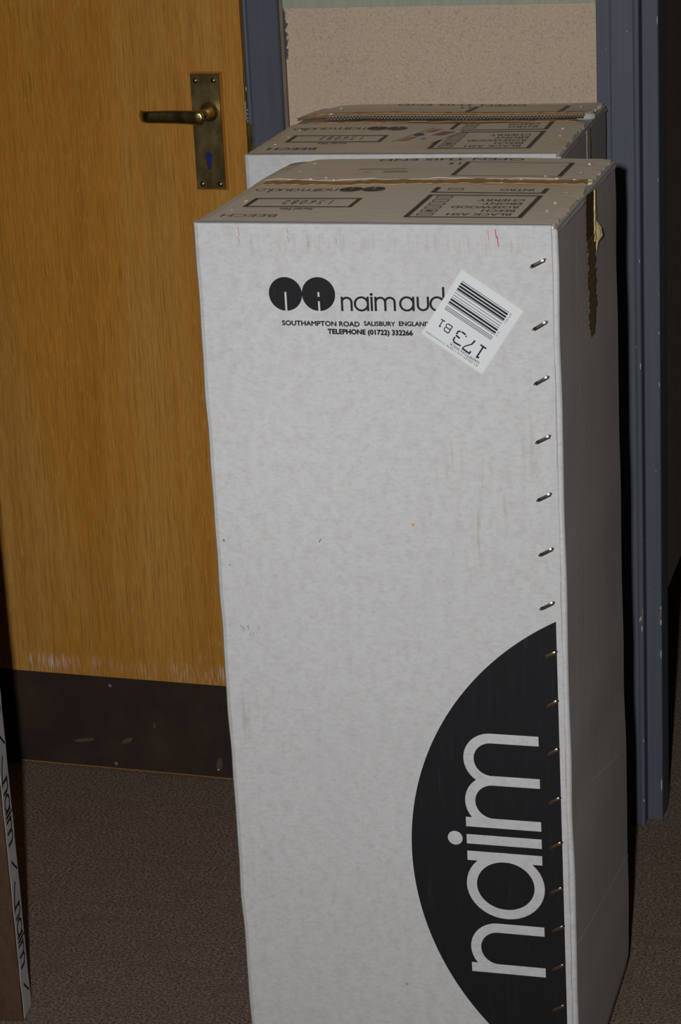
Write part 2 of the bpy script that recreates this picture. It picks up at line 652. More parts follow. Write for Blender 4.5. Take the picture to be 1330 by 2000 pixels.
# left post of the oak door's frame (plan profile with a bead on the door side)
JX = -.2372
prism('trim_2', [(JX, WY), (JX, .9405), (JX + .0012, .9376), (JX + .004, .9362), (JX + .0068, .9372), (JX + .0082, .9395),
                 (JX + .0088, .9408), (-.1835, .9408), (-.1822, .942), (-.1815, .9445), (-.1815, WY)], 0, 2.06, GREY2,
      kind='structure', label='blue-grey painted door post beside the oak door')
prism('trim_3', [(-.1815, WY), (-.1815, .9525), (-.1772, .9545), (-.1768, WY)], 0, 1.36, BROWNWALL, kind='structure',
      label='thin dark brown edge beside the felt')
# head and far post of the oak door frame
boxes('trim_4', [((-1.115, .938, 2.02), (-.1815, WY, 2.085))], GREY2, bevel=.002, kind='structure')
boxes('trim_5', [((-1.115, .945, 0), (-1.052, WY, 2.02))], GREY2, bevel=.002, kind='structure')

# right hand frame: stepped layers
prism('trim_6', [(.3085, WY), (.3085, .898), (.3095, .897), (.3275, .897), (.3285, .8955), (.3296, .8955), (.3302, .8972), (.3612, .8982),
                 (.3622, .9), (.3634, .9), (.3636, .8958), (.3646, .8942), (.3690, .8942), (.3704, .8956), (.3704, .9770), (.362, .9770), (.362, WY)], 0, 2.06, GREY,
      kind='structure', label='wide blue-grey painted frame post right of the felt panel')
prism('trim_7', [(.3704, .9770), (.3704, .9228), (.3716, .9214), (.3930, .9214), (.3946, .9228), (.3966, .9700), (.3966, .9770)], 0, 2.06, GREY,
      kind='structure', label='outer blue-grey board of the right frame with chipped edge')
boxes('trim_8', [((.3085, .90, 2.02), (1.33, WY, 2.085))], GREY, bevel=.002, kind='structure')
boxes('trim_9', [((1.262, .90, 0), (1.33, WY, 2.02))], GREY, bevel=.002, kind='structure')
boxes('baseboard_left', [((-3, .965, 0), (-1.115, WY, .1))], GREY2, bevel=.002, kind='structure')
boxes('baseboard_right', [((1.33, .965, 0), (3, WY, .1))], GREY, bevel=.002, kind='structure')
trim7 = bpy.data.objects['trim_7']
trim6 = bpy.data.objects['trim_6']
trim2 = bpy.data.objects['trim_2']


def blob(name, cx, cz, rx, rz, y, th, mat, parent, seed, n=14, tilt=0.0):
    """small irregular raised chip lying on a face that looks to -y"""
    rnd = random.Random(seed)
    ring = []
    for i in range(n):
        a = 2 * PI * i / n
        k = (.65 + .5 * rnd.random()) if name != 'scuff' else (.9 + .15 * rnd.random())
        px, pz = rx * k * math.cos(a), rz * k * math.sin(a)
        ring.append((cx + px * math.cos(tilt) - pz * math.sin(tilt), cz + px * math.sin(tilt) + pz * math.cos(tilt)))
    vs = [(x, y, z) for x, z in ring] + [(cx + (x - cx) * .8, y - th, cz + (z - cz) * .8) for x, z in ring]
    fs = [(i, (i + 1) % n, n + (i + 1) % n, n + i) for i in range(n)] + [tuple(range(n, 2 * n))]
    me_ = bpy.data.meshes.new(name)
    me_.from_pydata(vs, [], fs)
    me_.update()
    return obj(name, me_, mat, parent)


for cz, rx, rz, m_, sd in ((.352, .0016, .011, WOODCHIP, 1), (.360, .0012, .004, CHIP, 5), (.337, .0014, .006, CHIP, 2), (.284, .0013, .008, CHIP, 3),
                           (.060, .0012, .014, CHIP, 4), (1.262, .0007, .008, CHIP, 6), (.86, .0006, .006, WOODCHIP, 7), (.80, .0007, .004, CHIP, 8),
                           (.72, .0008, .006, CHIP, 9), (1.03, .0005, .004, CHIP, 19), (.93, .0005, .005, WOODCHIP, 18)):
    blob('paint_chip', .3932, cz, rx, rz, .9214, .0005, m_, trim7, sd)
for cx, cz, rx, rz, m_, sd in ((.3688, .360, .0014, .012, WOODCHIP, 10), (.3660, .352, .0016, .004, CHIP, 11), (.3680, .336, .0012, .006, CHIP, 12),
                               (.3645, .349, .0007, .0035, CHIP, 13), (.3688, .147, .0010, .004, CHIP, 14), (.3690, .044, .0010, .003, CHIP, 15),
                               (.3689, .915, .0008, .004, CHIP, 16), (.3690, .755, .0009, .006, CHIP, 17)):
    blob('paint_chip', cx, cz, rx, rz, .8942, .0005, m_, trim6, sd)

# tall brown screen standing in the passage behind the right frame
scr = thing('display_screen', 'tall dark brown board panel on legs in the dark passage behind right frame', 'screen', (.3957, .9785, 0), 0)
boxes('board', [((-.03, .003, .37), (0, .92, 1.95))], BROWNWALL, scr, bevel=.002)
for yy in (.004, .86):
    boxes('leg', [((-.028, yy, 0), (-.006, yy + .03, .3705))], BROWNWALL, scr, bevel=.002)
    boxes('foot', [((-.031, yy + .0, 0), (-.003, yy + .05, .012))], BROWNWALL, scr, bevel=.002)

# ================================================================== OAK DOOR
DROT = math.radians(-2.4)
door = boxes('door_1', [((-.80, 0, .012), (0, .040, 2.015))], OAK, bevel=.0012, kind='structure',
             label='oak veneered flush door with brass lever handle')
door.location = (-.2412, .9413, 0)
door.rotation_euler = (0, 0, DROT)
DO = Vector((-.2412, .9413, 0))
DR = Matrix.Rotation(-DROT, 3, 'Z')


def dl(x, z):
    """wall x -> door local x (front face)"""
    return (x - DO.x) / math.cos(DROT), z


# kick plate
bm = bmesh.new()
box_bm(bm, (-.795, -.0022, .008), (-.004, 0.0, .1748))
bmesh.ops.bevel(bm, geom=bm.edges[:], offset=.0006, segments=1, affect='EDGES')
me = bpy.data.meshes.new('kick_plate')
bm.to_mesh(me)
bm.free()
kick = obj('kick_plate', me, KICK, door, label='scuffed dark brown kick plate')
boxes('bottom_edge', [((-.795, -.0027, .0062), (-.004, -.0005, .0078))], OAK_EDGE, kick, label='bare brown strip along the bottom')
for x, z in ((-.5455, .1596), (-.5461, .0156), (-.80, .1596), (-.80, .0156), (-.30, .1596)):
    lx, _ = dl(x, z)
    sc = lathe('screw', [(0, .0031), (-.0008, .0028), (-.0012, .0018), (-.0013, .0005)], DULL, kick, seg=16, loc=(lx, -.0022, z))
    boxes('slot', [((-.0025, -.0016, -.0005), (.0025, -.0012, .0005))], BLACK, sc).rotation_euler = (0, .7 + x * 9, 0)
for x, z, rx, rz, tl, sd in ((-.6018, .0547, .020, .0035, .18, 1), (-.522, .0603, .011, .0045, .5, 2), (-.3565, .031, .005, .014, -.2, 3), (-.4697, .0922, .002, .005, 0, 4), (-.3600, .0197, .003, .004, 0, 6)):
    lx, _ = dl(x, z)
    blob('scuff', lx, z, rx, rz, -.0022, .0002, SCUFF, kick, sd, 18, tl)

lathe('dent_highlight', [(0, .0030), (-.0006, .0026), (-.0010, .0012), (-.0011, .0003)], STEEL, kick, seg=14, loc=(dl(-.3600, 0)[0], -.0024, .0200), smooth=True, label='raised steel spot added for the flash highlight')  # steel dome added to make the highlight on the dented plate
# handle
bx0, bz0, bx1, bz1 = dl(-.3270, 0)[0], 1.0115, dl(-.2797, 0)[0], 1.1888
kx, kz = dl(-.3040, 1.0640)
TH = .0032


def keyhole(r, w, zb, n=20):
    pts = []
    a0 = math.asin(w / r)
    for i in range(n + 1):
        a = -PI / 2 + a0 + (2 * PI - 2 * a0) * i / n
        pts.append((kx + r * math.cos(a), kz + r * math.sin(a)))
    return [(kx + w, zb)] + pts + [(kx - w, zb)]


kh = keyhole(.0050, .0036, 1.0425)
bm = bmesh.new()
out = [(bx0, bz0), (bx1, bz0), (bx1, bz1), (bx0, bz1)]
# front face with the keyhole cut out (two concave polygons)
top_i = max(range(len(kh)), key=lambda i: kh[i][1])
R_half = kh[:top_i + 1]
L_half = kh[top_i:]
botm = (kx, 1.0425)


def face(bm, pts, y):
    return bm.faces.new([bm.verts.new((x, y, z)) for x, z in pts])


ins = .0007
fo = [(bx0 + ins, bz0 + ins), (bx1 - ins, bz0 + ins), (bx1 - ins, bz1 - ins), (bx0 + ins, bz1 - ins)]
face(bm, [(kx, fo[0][1]), fo[1], fo[2], (kx, fo[2][1])] + [(kx, kh[top_i][1])] + list(reversed(R_half))[1:] + [botm], -TH)
face(bm, [fo[0], (kx, fo[0][1]), botm] + list(reversed(L_half))[:-1] + [(kx, kh[top_i][1]), (kx, fo[2][1]), fo[3]], -TH)
for i in range(4):
    a, b, c, d = fo[i], fo[(i + 1) % 4], out[(i + 1) % 4], out[i]
    bm.faces.new([bm.verts.new((a[0], -TH, a[1])), bm.verts.new((d[0], -TH + ins, d[1])), bm.verts.new((c[0], -TH + ins, c[1])), bm.verts.new((b[0], -TH, b[1]))])
    bm.faces.new([bm.verts.new((d[0], -TH + ins, d[1])), bm.verts.new((d[0], 0, d[1])), bm.verts.new((c[0], 0, c[1])), bm.verts.new((c[0], -TH + ins, c[1]))])
for i in range(len(kh)):
    a, b = kh[i], kh[(i + 1) % len(kh)]
    bm.faces.new([bm.verts.new((a[0], -TH, a[1])), bm.verts.new((b[0], -TH, b[1])), bm.verts.new((b[0], -.0003, b[1])), bm.verts.new((a[0], -.0003, a[1]))])
bmesh.ops.remove_doubles(bm, verts=bm.verts, dist=1e-6)
bmesh.ops.recalc_face_normals(bm, faces=bm.faces)
me = bpy.data.meshes.new('backplate')
bm.to_mesh(me)
bm.free()
plate = obj('backplate', me, BRASS, door, label='tarnished brass handle backplate')
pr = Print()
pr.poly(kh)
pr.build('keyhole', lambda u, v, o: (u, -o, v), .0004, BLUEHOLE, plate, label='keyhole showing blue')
boxes('lever_tumbler', [((kx - .0033, -.0016, 1.0430), (kx + .0033, -.0005, 1.0455))], STEEL, plate)
for x, z in ((-.3182, 1.1786), (-.2886, 1.1787), (-.3173, 1.0192), (-.2879, 1.0189)):
    lx, _ = dl(x, z)
    sc = lathe('screw', [(0, .0044), (-.0004, .0044), (-.0006, .0038), (-.0019, .0030), (-.0026, .0014), (-.0027, .0003)], BRASS2, plate, seg=20, loc=(lx, -TH, z), smooth=True)
    boxes('slot', [((-.0028, -.0029, -.0004), (.0028, -.0022, .0004))], BLACK, sc).rotation_euler = (0, random.random() * 3, 0)
lx0, lz0 = dl(-.2985, 1.131)
lathe('collar', [(0, .0150), (-.002, .0150), (-.0035, .0138), (-.0045, .0118), (-.008, .0108), (-.016, .0088), (-.026, .0082), (-.036, .0085), (-.040, .004)],
      BRASS2, plate, loc=(lx0, -TH, lz0), smooth=True)
# lever : loft of rounded sections from the neck to the curled tip
secs = []
xe, xt = dl(-.2915, 0)[0], dl(-.4050, 0)[0]
NS = 26
for i in range(NS + 1):
    t = i / NS
    x = xe + (xt - xe) * t
    y = -.0475 + .0022 * math.sin(t * PI) + .022 * max(0, (t - .78) / .22) ** 2
    hh = .0108 - .0022 * t
    if t < .06:
        hh *= math.sqrt(max(.05, 1 - (1 - t / .06) ** 2))
    if t > .95:
        hh *= math.sqrt(max(.12, 1 - ((t - .95) / .05) ** 2))
    d = .0052 - .001 * t
    z = lz0 - .0022 + .0006 * math.sin(t * PI * 1.3) + .0015 * t
    secs.append((x, y, z, d * (1 if .05 < t < .96 else .6), hh))
vs, fs = [], []
K = 20
for x, y, z, d, hh in secs:
    for k in range(K):
        a = 2 * PI * k / K
        c, s_ = math.cos(a), math.sin(a)
        vs.append((x, y + d * math.copysign(abs(c) ** .8, c), z + hh * math.copysign(abs(s_) ** .7, s_)))
for j in range(NS):
    for k in range(K):
        a, b = j * K + k, j * K + (k + 1) % K
        fs.append((a, b, b + K, a + K))
fs += [tuple(range(K - 1, -1, -1)), tuple(NS * K + k for k in range(K))]
me = bpy.data.meshes.new('lever')
me.from_pydata(vs, [], fs)
me.update()
bm = bmesh.new(); bm.from_mesh(me); bmesh.ops.recalc_face_normals(bm, faces=bm.faces); bm.to_mesh(me); bm.free()
obj('lever', me, BRASS2, plate, smooth=True, label='curved brass lever')

# lock hardware in the gap
boxes('lock_forend', [((-.0003, .0008, 1.148), (.0008, .010, 1.196))], BRASS2, door, label='brass lock plate on the door edge')
boxes('latch_bolt', [((.0002, .0005, 1.118), (.0032, .012, 1.146))], CHIP, door, label='pale latch bolt', bevel=.0004)
boxes('strike_plate', [((JX - .0006, .9350, 1.055), (JX + .0082, .9362, 1.113)), ((JX - .0006, .9350, 1.055), (JX + .0004, .958, 1.205))], BRASS2, trim2, bevel=.0003,
      label='brass strike plate with paint on it')
for cz, rz, sd in ((1.166, .004, 1), (1.134, .0018, 2), (1.122, .002, 3), (1.117, .003, 4), (1.128, .002, 5)):
    blob('paint_chip', JX + .0012, cz, .0008, rz, .9375, .0016, CHIP, trim2, sd)

# ================================================================== TALL CARTONS
W, D, H, LEAN = .42, .4132, 1.1543, -.0072


def vnoise(seed):
    r = random.Random(seed)
    ks = [(r.uniform(2, 30), r.uniform(0, 6.28), r.uniform(.4, 1)) for _ in range(7)]
    return lambda t: sum(a * math.sin(k * t + p) for k, p, a in ks) / 7 * 1.8


def slab(name, u0, u1, w0, w1, nu, nw, zt, zb, mat, parent, edge=None, lip=None, label=None):
    """board lying flat: grid top and bottom with wavy outline"""
    vs, fs = [], []
    for lay in range(2):
        for j in range(nw + 1):
            for i in range(nu + 1):
                a, b = i / nu, j / nw
                u, w_ = u0 + (u1 - u0) * a, w0 + (w1 - w0) * b
                if edge:
                    du, dw = edge(a, b, u, w_)
                    u += du
                    w_ += dw
                z = (zt(a, b) if callable(zt) else zt)
                if lay:
                    z -= zb
                vs.append((u, w_, z))
    n1 = (nu + 1) * (nw + 1)
    idx = lambda i, j, l: l * n1 + j * (nu + 1) + i
    for j in range(nw):
        for i in range(nu):
            fs.append((idx(i, j, 0), idx(i + 1, j, 0), idx(i + 1, j + 1, 0), idx(i, j + 1, 0)))
            fs.append((idx(i, j, 1), idx(i, j + 1, 1), idx(i + 1, j + 1, 1), idx(i + 1, j, 1)))
    lips = []
    for i in range(nu):
        lips.append(len(fs))
        fs.append((idx(i, 0, 1), idx(i + 1, 0, 1), idx(i + 1, 0, 0), idx(i, 0, 0)))
        fs.append((idx(i + 1, nw, 1), idx(i, nw, 1), idx(i, nw, 0), idx(i + 1, nw, 0)))
    for j in range(nw):
        fs.append((idx(0, j + 1, 1), idx(0, j, 1), idx(0, j, 0), idx(0, j + 1, 0)))
        fs.append((idx(nu, j, 1), idx(nu, j + 1, 1), idx(nu, j + 1, 0), idx(nu, j, 0)))
    me_ = bpy.data.meshes.new(name)
    me_.from_pydata(vs, [], fs)
    me_.update()
    me_.materials.append(mat)
    if lip:
        me_.materials.append(lip)
        for i in lips:
            me_.polygons[i].material_index = 1
    return obj(name, me_, mat, parent, label=label)


def ribbon(name, fn, path, wid, off, mat, parent, seed, th=.0006, jag=.5, label=None):
    """ragged strip on a face: path = list of (u, v) centre points, wid = half width"""
    rnd = random.Random(seed)
    L, R_ = [], []
    n = len(path)
    for i, p in enumerate(path):
        a, b = path[max(0, i - 1)], path[min(n - 1, i + 1)]
        dx, dy = b[0] - a[0], b[1] - a[1]
        d = math.hypot(dx, dy) or 1
        hw = wid(i / (n - 1)) if callable(wid) else wid
        k1, k2 = 1 + jag * (rnd.random() - .5) * 2, 1 + jag * (rnd.random() - .5) * 2
        L.append((p[0] - dy / d * hw * k1, p[1] + dx / d * hw * k1))
        R_.append((p[0] + dy / d * hw * k2, p[1] - dx / d * hw * k2))
    vs = [fn(*q, off + th + rnd.uniform(0, th * .6)) for q in L] + [fn(*q, off + th + rnd.uniform(0, th * .6)) for q in R_] + \
         [fn(*q, off) for q in L] + [fn(*q, off) for q in R_]
    fs = []
    for i in range(n - 1):
        fs.append((i, n + i, n + i + 1, i + 1))
        fs.append((2 * n + i, i, i + 1, 2 * n + i + 1))
        fs.append((n + i, 3 * n + i, 3 * n + i + 1, n + i + 1))
    fs.append((0, 2 * n, 3 * n, n))
    fs.append((n - 1, 2 * n - 1, 4 * n - 1, 3 * n - 1))
    me_ = bpy.data.meshes.new(name)
    me_.from_pydata(vs, [], fs)
    me_.update()
    bm_ = bmesh.new(); bm_.from_mesh(me_); bmesh.ops.recalc_face_normals(bm_, faces=bm_.faces); bm_.to_mesh(me_); bm_.free()
    return obj(name, me_, mat, parent, label=label)


def staple_mesh():
    """a flat wire crown with its two ends bent into the board, lying along x on a face that looks to -y"""
    vs, fs = [], []
    prof = [(-.0088, .0010), (-.0084, -.0006), (-.0076, -.0012), (-.004, -.0014), (.004, -.0014), (.0076, -.0012), (.0084, -.0006), (.0088, .0010)]
    hw = .0021
    for x, y in prof:
        vs += [(x, y, -hw), (x, y - .0004, -hw * .5), (x, y - .0004, hw * .5), (x, y, hw)]
    for i in range(len(prof) - 1):
        for k in range(3):
            a = i * 4 + k
            fs.append((a, a + 4, a + 5, a + 1))
    me_ = bpy.data.meshes.new('staple')
    me_.from_pydata(vs, [], fs)
    me_.update()
    bm_ = bmesh.new(); bm_.from_mesh(me_); bmesh.ops.recalc_face_normals(bm_, faces=bm_.faces)
    # outward = -y
    bm_.faces.ensure_lookup_table()
    if bm_.faces[10].normal.y > 0:
        bmesh.ops.reverse_faces(bm_, faces=bm_.faces)
    bm_.to_mesh(me_); bm_.free()
    for p in me_.polygons:
        p.use_smooth = True
    return me_


STAPLE = staple_mesh()
STAPLE.materials.append(STEEL)
STAPLE_GLINT = STAPLE.copy()
STAPLE_GLINT.materials.clear()
STAPLE_GLINT.materials.append(GLINT)
STAPLE_D = STAPLE.copy()
STAPLE_D.materials.clear()
STAPLE_D.materials.append(COPPER)


def crumple(name, fn, c, size, parent, seed, off):
    """a crumpled scrap of clear tape on the lid, its glint painted near-white"""
    rnd = random.Random(seed)
    vs, fs = [], []
    n = 7
    cu, cv = c
    for i in range(n):
        a = 2 * PI * i / n
        r_ = size * (.5 + rnd.random())
        vs.append(fn(cu + r_ * math.cos(a), cv + .8 * r_ * math.sin(a), off))
    vs.append(fn(cu, cv - size * .2, off + size * .42))
    for i in range(n):
        fs.append((i, (i + 1) % n, n))
    me_ = bpy.data.meshes.new(name)
    me_.from_pydata(vs, [], fs)
    me_.update()
    return obj(name, me_, GLINT, parent)


def carton(label, loc, rotz, rear):
    t = thing('cardboard_carton', label, 'cardboard box', loc, rotz, 'tall white speaker cartons')
    sd = 50 if rear else 10
    FR = lambda u, v, o: (u + LEAN * v, -o, v)
    TP = lambda u, w_, o: (u + LEAN * H, w_, H + o)
    n1, n2, n3 = vnoise(sd), vnoise(sd + 1), vnoise(sd + 2)
    T = .0042

    # --- body: four walls with soft, slightly crushed arrises
    r = .005
    pts = []
    for cx, cy, a0 in ((r, r + .003, 180), (W - r * .7, r * .7 + .003, 270), (W - r, D - r, 0), (.022, D - .022, 90)):
        rr = r * .7 if a0 == 270 else (.022 if a0 == 90 else r)
        for k in range(5):
            a = math.radians(a0 + 90 * k / 4)
            pts.append((cx + rr * math.cos(a), cy + rr * math.sin(a)))
    # extra points along the long sides
    full = []
    for i, p in enumerate(pts):
        q = pts[(i + 1) % len(pts)]
        full.append(p)
        d = math.hypot(q[0] - p[0], q[1] - p[1])
        if d > .1:
            for k in range(1, 6):
                full.append((p[0] + (q[0] - p[0]) * k / 6, p[1] + (q[1] - p[1]) * k / 6))

    def wob(x, y, z):
        s_ = z / H
        dx = LEAN * z
        # soft left edge, a little fuller low down
        lf = max(0, 1 - x / .05)
        dx += lf * (-.0042 * max(0, 1 - s_) ** 1.1 * (1 - .75 * max(0, 1 - s_) ** 3) + .0011 * n1(s_ * 3)) * (1 if y < .2 else .6)
        if x > W * .98:
            dx += .0010 * n2(s_ * 2.5) + .0016 * math.sin(PI * (y / D)) * math.sin(PI * s_)
        dy = .0012 * n3(s_ * 2 + x) if y > .3 else 0
        # bottom corners worn
        if z < .05:
            k = (.05 - z) / .05
            dx += (-.010 if x > W * .9 else .006 if x < W * .1 else 0) * k * k
            dy += (-.012 if y > D * .9 else .0) * k * k
        return dx, dy

    prism('body', full, 0, H - T, P_SIDE, t, nz=60, wob=wob, label='plain grey-white side walls')

    # --- front panel: separate sheet whose cut edge stops short of the corner
    nz = 90
    vs, fs = [], []
    zt = H - .0040
    for j in range(nz + 1):
        z = zt * j / nz
        s_ = z / H
        dl_ = -.0042 * max(0, 1 - s_) ** 1.1 * (1 - .75 * max(0, 1 - s_) ** 3) + .0011 * n1(s_ * 3)
        dr_ = .0009 * n2(s_ * 9) - .0005
        if z < .05:
            k = (.05 - z) / .05
            dl_ += .006 * k * k
            dr_ -= .006 * k * k
        lx = LEAN * z
        row = [(-.0016 + dl_ + lx, .0110), (-.0010 + dl_ + lx, .0056), (.0012 + dl_ + lx, .0018), (.0058 + dl_ + lx, 0.0), (.21 + lx, 0.0), (W - .0052 + dr_ + lx, 0.0),
               (W - .0046 + dr_ + lx, .0005), (W - .0046 + dr_ + lx, .0034)]
        for x, y in row:
            vs.append((x, y, z))
    m_ = 8
    top_row = vs[-8:]
    for dz, dy in ((.0016, .0001), (.0032, .0006), (.0040, .0016), (.0042, .0048)):
        for x, y, z in top_row:
            vs.append((x, max(y, 0) + dy, z + dz))
    nz += 4
    for j in range(nz):
        for i in range(m_ - 1):
            a = j * m_ + i
            fs.append((a, a + 1, a + m_ + 1, a + m_))
    fs.append(tuple(nz * m_ + i for i in range(m_)))
    me_ = bpy.data.meshes.new('front_panel')
    me_.from_pydata(vs, [], fs)
    me_.update()
    # rolled fold at the top, running under the lid flap
    n0 = len(me_.vertices)
    obj('front_panel', me_, P_PLAIN if rear else P_FRONT, t, label='white mottled front panel')
    # pale rolled corner strip beside the panel's cut edge
    cs = []
    for j in range(61):
        z = (H - .006) * j / 60
        cs.append(z)
    vs, fs = [], []
    for z in cs:
        s_ = z / H
        k = ((.05 - z) / .05) ** 2 * .010 if z < .05 else 0
        b = LEAN * z + .0010 * n2(s_ * 2.5) - k
        for x, y in ((W - .0050, .0022), (W - .0030, .0017), (W - .0010, .0024), (W + .0006, .0048), (W + .0008, .0070)):
            vs.append((x + b, y, z))
    for j in range(60):
        for i in range(4):
            a = j * 5 + i
            fs.append((a, a + 1, a + 6, a + 5))
    me_ = bpy.data.meshes.new('corner_strip')
    me_.from_pydata(vs, [], fs)
    me_.update()
    obj('corner_strip', me_, P_PLAIN, t, smooth=True, label='pale folded corner strip')

    # --- lid: side tuck flap below, then the front and rear flap meeting at the seam
    SE = .236 if not rear else .268
    lx = LEAN * H
    TOPM = P_TOP2 if rear else P_TOP1
    slab('tuck_flap', W - .12 + lx, W + .0012 + lx, .004, D - .002, 8, 26, lambda a, b: H - T - .0006 - .0035 * max(0, a - .9) / .1, .003, P_SIDE, t,
         edge=lambda a, b, u, w_: ((.0008 * n2(b * 2) if a > .95 else 0), 0), label='grey folded edge of the side tuck flap')
    slab('tuck_flap', 0 + lx + .001, .12 + lx, .006, D - .11, 8, 26, lambda a, b: H - T - .0006 - .003 * max(0, .1 - a) / .1, .003, P_SIDE, t)

    def e_front(a, b, u, w_):
        du = dw = 0
        if a > .97:
            du = -.0035 + .0022 * n1(b * 2.2 + 1) - (.004 * max(0, b - .85) / .15)
        if a < .03:
            du = .0012 * n3(b * 3) + .0045 * max(0, 1 - b / .08)
        if b > .97:
            dw = .0016 * n2(a * 6)
        return du, dw

    def z_front(a, b):
        z = H
        if b < .03:
            z -= .0006
        if a < .02 or a > .98:
            z -= .0012
        return z + .0011 * math.sin(a * 9 + sd) * b * b - ((.003 if rear else .0) * max(0, b - .9) / .1)

    bs = slab('lid_flap', 0 + lx, W + lx, 0.0042, SE + .005, 40, 24, z_front, T, TOPM, t, edge=e_front, label='printed front lid flap, browned by handling')
    rise = .009 if rear else .0004

    def e_back(a, b, u, w_):
        du = dw = 0
        if a > .97:
            du = -.005 + .0024 * n2(b * 2.4 + 2) - (.006 * max(0, .2 - b) / .2)
        if b < .03:
            dw = .0018 * n1(a * 7) + (.004 if rear and a < .12 else 0)
        # crushed, rounded back left corner
        if a < .16 and b > .7:
            k = (b - .7) / .3
            du += .020 * k * k * (1 - a / .16)
            dw -= .012 * k * k * (1 - a / .16) ** 2
        return du, dw

    def z_back(a, b):
        z = H + rise * (1 - b) ** 1.5 * (1 if not rear else (.55 + .45 * math.sin(min(1, a * 5) * PI / 2)))
        if a < .05 and b > .3:
            z -= .004 * (b - .3)
        return z + .0009 * math.sin(a * 7 + sd) - (.0012 if a < .02 or a > .98 else 0)

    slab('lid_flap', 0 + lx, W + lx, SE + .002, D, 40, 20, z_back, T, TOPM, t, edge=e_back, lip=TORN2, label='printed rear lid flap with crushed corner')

    # --- print on the lid, upside down as seen from the front
    OFF = .0020
    TPR = lambda u, w_, o: (u + LEAN * H, w_, z_back(min(1, max(0, u / W)), (w_ - SE - .002) / (D - SE - .002)) + o)
    TPF = lambda u, w_, o: (u + LEAN * H, w_, max(z_front(min(1, max(0, u / W)), w_ / SE), H - .003) + o)
    OFF = .0006
    oy = 0.0
    k_ = Print()
    k_.text('BEECH', .021, .0345, .0875, .0505, True, .02)
    k_.build('finish_stamp', TPF, OFF, INK_GREY if not rear else INK_TOP, t, label='BEECH stamped on the lid')
    k_ = Print().frame(.0305, .0930, .1630, .1465, .0052, .0048)
    k_.text('Serial No.', .0775, .0765, .1195, .0885, True, .02)
    ser = k_.build('serial_number_box', TPF, OFF, INK_TOP, t, label='printed serial number box')
    # handwritten number (read from the other side)
    hand = {'1': [[(.2, 1), (.1, 0)]], '3': [[(0, .95), (.6, 1), (.3, .6), (.6, .45), (.55, .1), (.05, 0)]],
            '6': [[(.6, 1), (.15, .6), (0, .2), (.25, 0), (.6, .15), (.55, .42), (.1, .35)]],
            '0': [arc(.32, .5, .32, .48, 80, 440, 12)],
            '8': [arc(.32, .75, .26, .25, -90, 270, 10), arc(.32, .26, .32, .26, 90, 450, 10)],
            '2': [[(0, .8), (.25, 1), (.6, .85), (.45, .5), (0, .05), (.65, 0)]]}
    hp = Print()
    for i, ch in enumerate('136082'):
        ou = .1318 - i * .0107
        for st in hand[ch]:
            hp.stroke(st, .17, lambda x, y, ou=ou: (ou - x * .0082, .1340 - y * .0225))
    hp.build('handwritten_number', TPF, OFF, INK_HAND, ser, label='number 136082 written in marker')
    bp = Print()
    wordmark(bp, NAIM_AUDIO, lambda x, y: (.1165 - x * .01285, .2075 - y * .0155), .13)
    for c, kd in (((.1625, .1995), 'n'), ((.1345, .1995), 'a')):
        rosette(bp, lambda u, v, c=c: (2 * c[0] - u, 2 * c[1] - v), c, .0143, kd)
    bp.build('lid_wordmark', TPF, OFF, INK_TOP, t, label='maker wordmark with two round emblems on the lid')
    c = Print().frame(.2380, .0385, .3745, .1700, .0058, .0048)
    x1 = .3590
    for s_, wd, w0 in (('BLACK ASH', .0745, .0505), ('BEECH', .0385, .0715), ('ROSEWOOD', .0785, .0922), ('EBONY', .0460, .1128), ('CHERRY', .0560, .1335)):
        c.text(s_, x1 - wd, w0, x1, w0 + .0128, True, .02)
    for i in range(6):
        c.frame(.2505, .0482 + i * .0199, .2695, .0482 + i * .0199 + .0135, .0012, .0026)
    c.stroke([(.256, .0695), (.264, .0795)], .0022).stroke([(.264, .0695), (.256, .0795)], .0022)
    c.build('finish_checklist', TPF, OFF, INK_TOP, t, label='printed list of wood finishes with tick boxes')
    c = Print()
    top_ = .2145 if not rear else .2440
    c.rect(.2365, .1815, .3740, .1865)
    c.rect(.2365, .1865, .2425, top_)
    c.rect(.3680, .1865, .3740, top_)
    if rear:
        c.rect(.2365, .2440, .3740, .2490)
        c.text('CREDO', .3125, .2205, .3565, .2330, True, .02)
        c.frame(.2530, .2200, .2715, .2335, .0012, .0026)
    c.text('INTRO', .3160, .1995, .3565, .2120, True, .02)
    c.frame(.2530, .1985, .2715, .2120, .0012, .0026)
    c.build('model_checklist', TPF, OFF, INK_TOP, t, label='small printed tick box list beside the seam')
    c = Print().frame(.2370 - .0, .2870 + oy, .3750, .3810, .0058, .0022)
    c.build('empty_frame', TPR, .0007, INK_TOP, t, label='empty printed frame on the rear flap')
    c = Print()
    c.text('OPEN THIS END', .1185, .3925, .3075, .4055, True, .02)
    c.build('open_end_print', TPR, .0007, INK_TOP, t, label='OPEN THIS END printed along the rear edge')
    c = Print()
    c.stroke(arc(.2270, .3690, .0045, .007, -60, 60, 10), .0026)
    c.stroke(arc(.2165, .3690, .0045, .007, -60, 60, 10), .0026)
    c.stroke([(.2165, .3690), (.2210, .3690)], .0024)
    c.build('ce_mark', TPR, .0007, INK_TOP, t, label='printed CE mark')

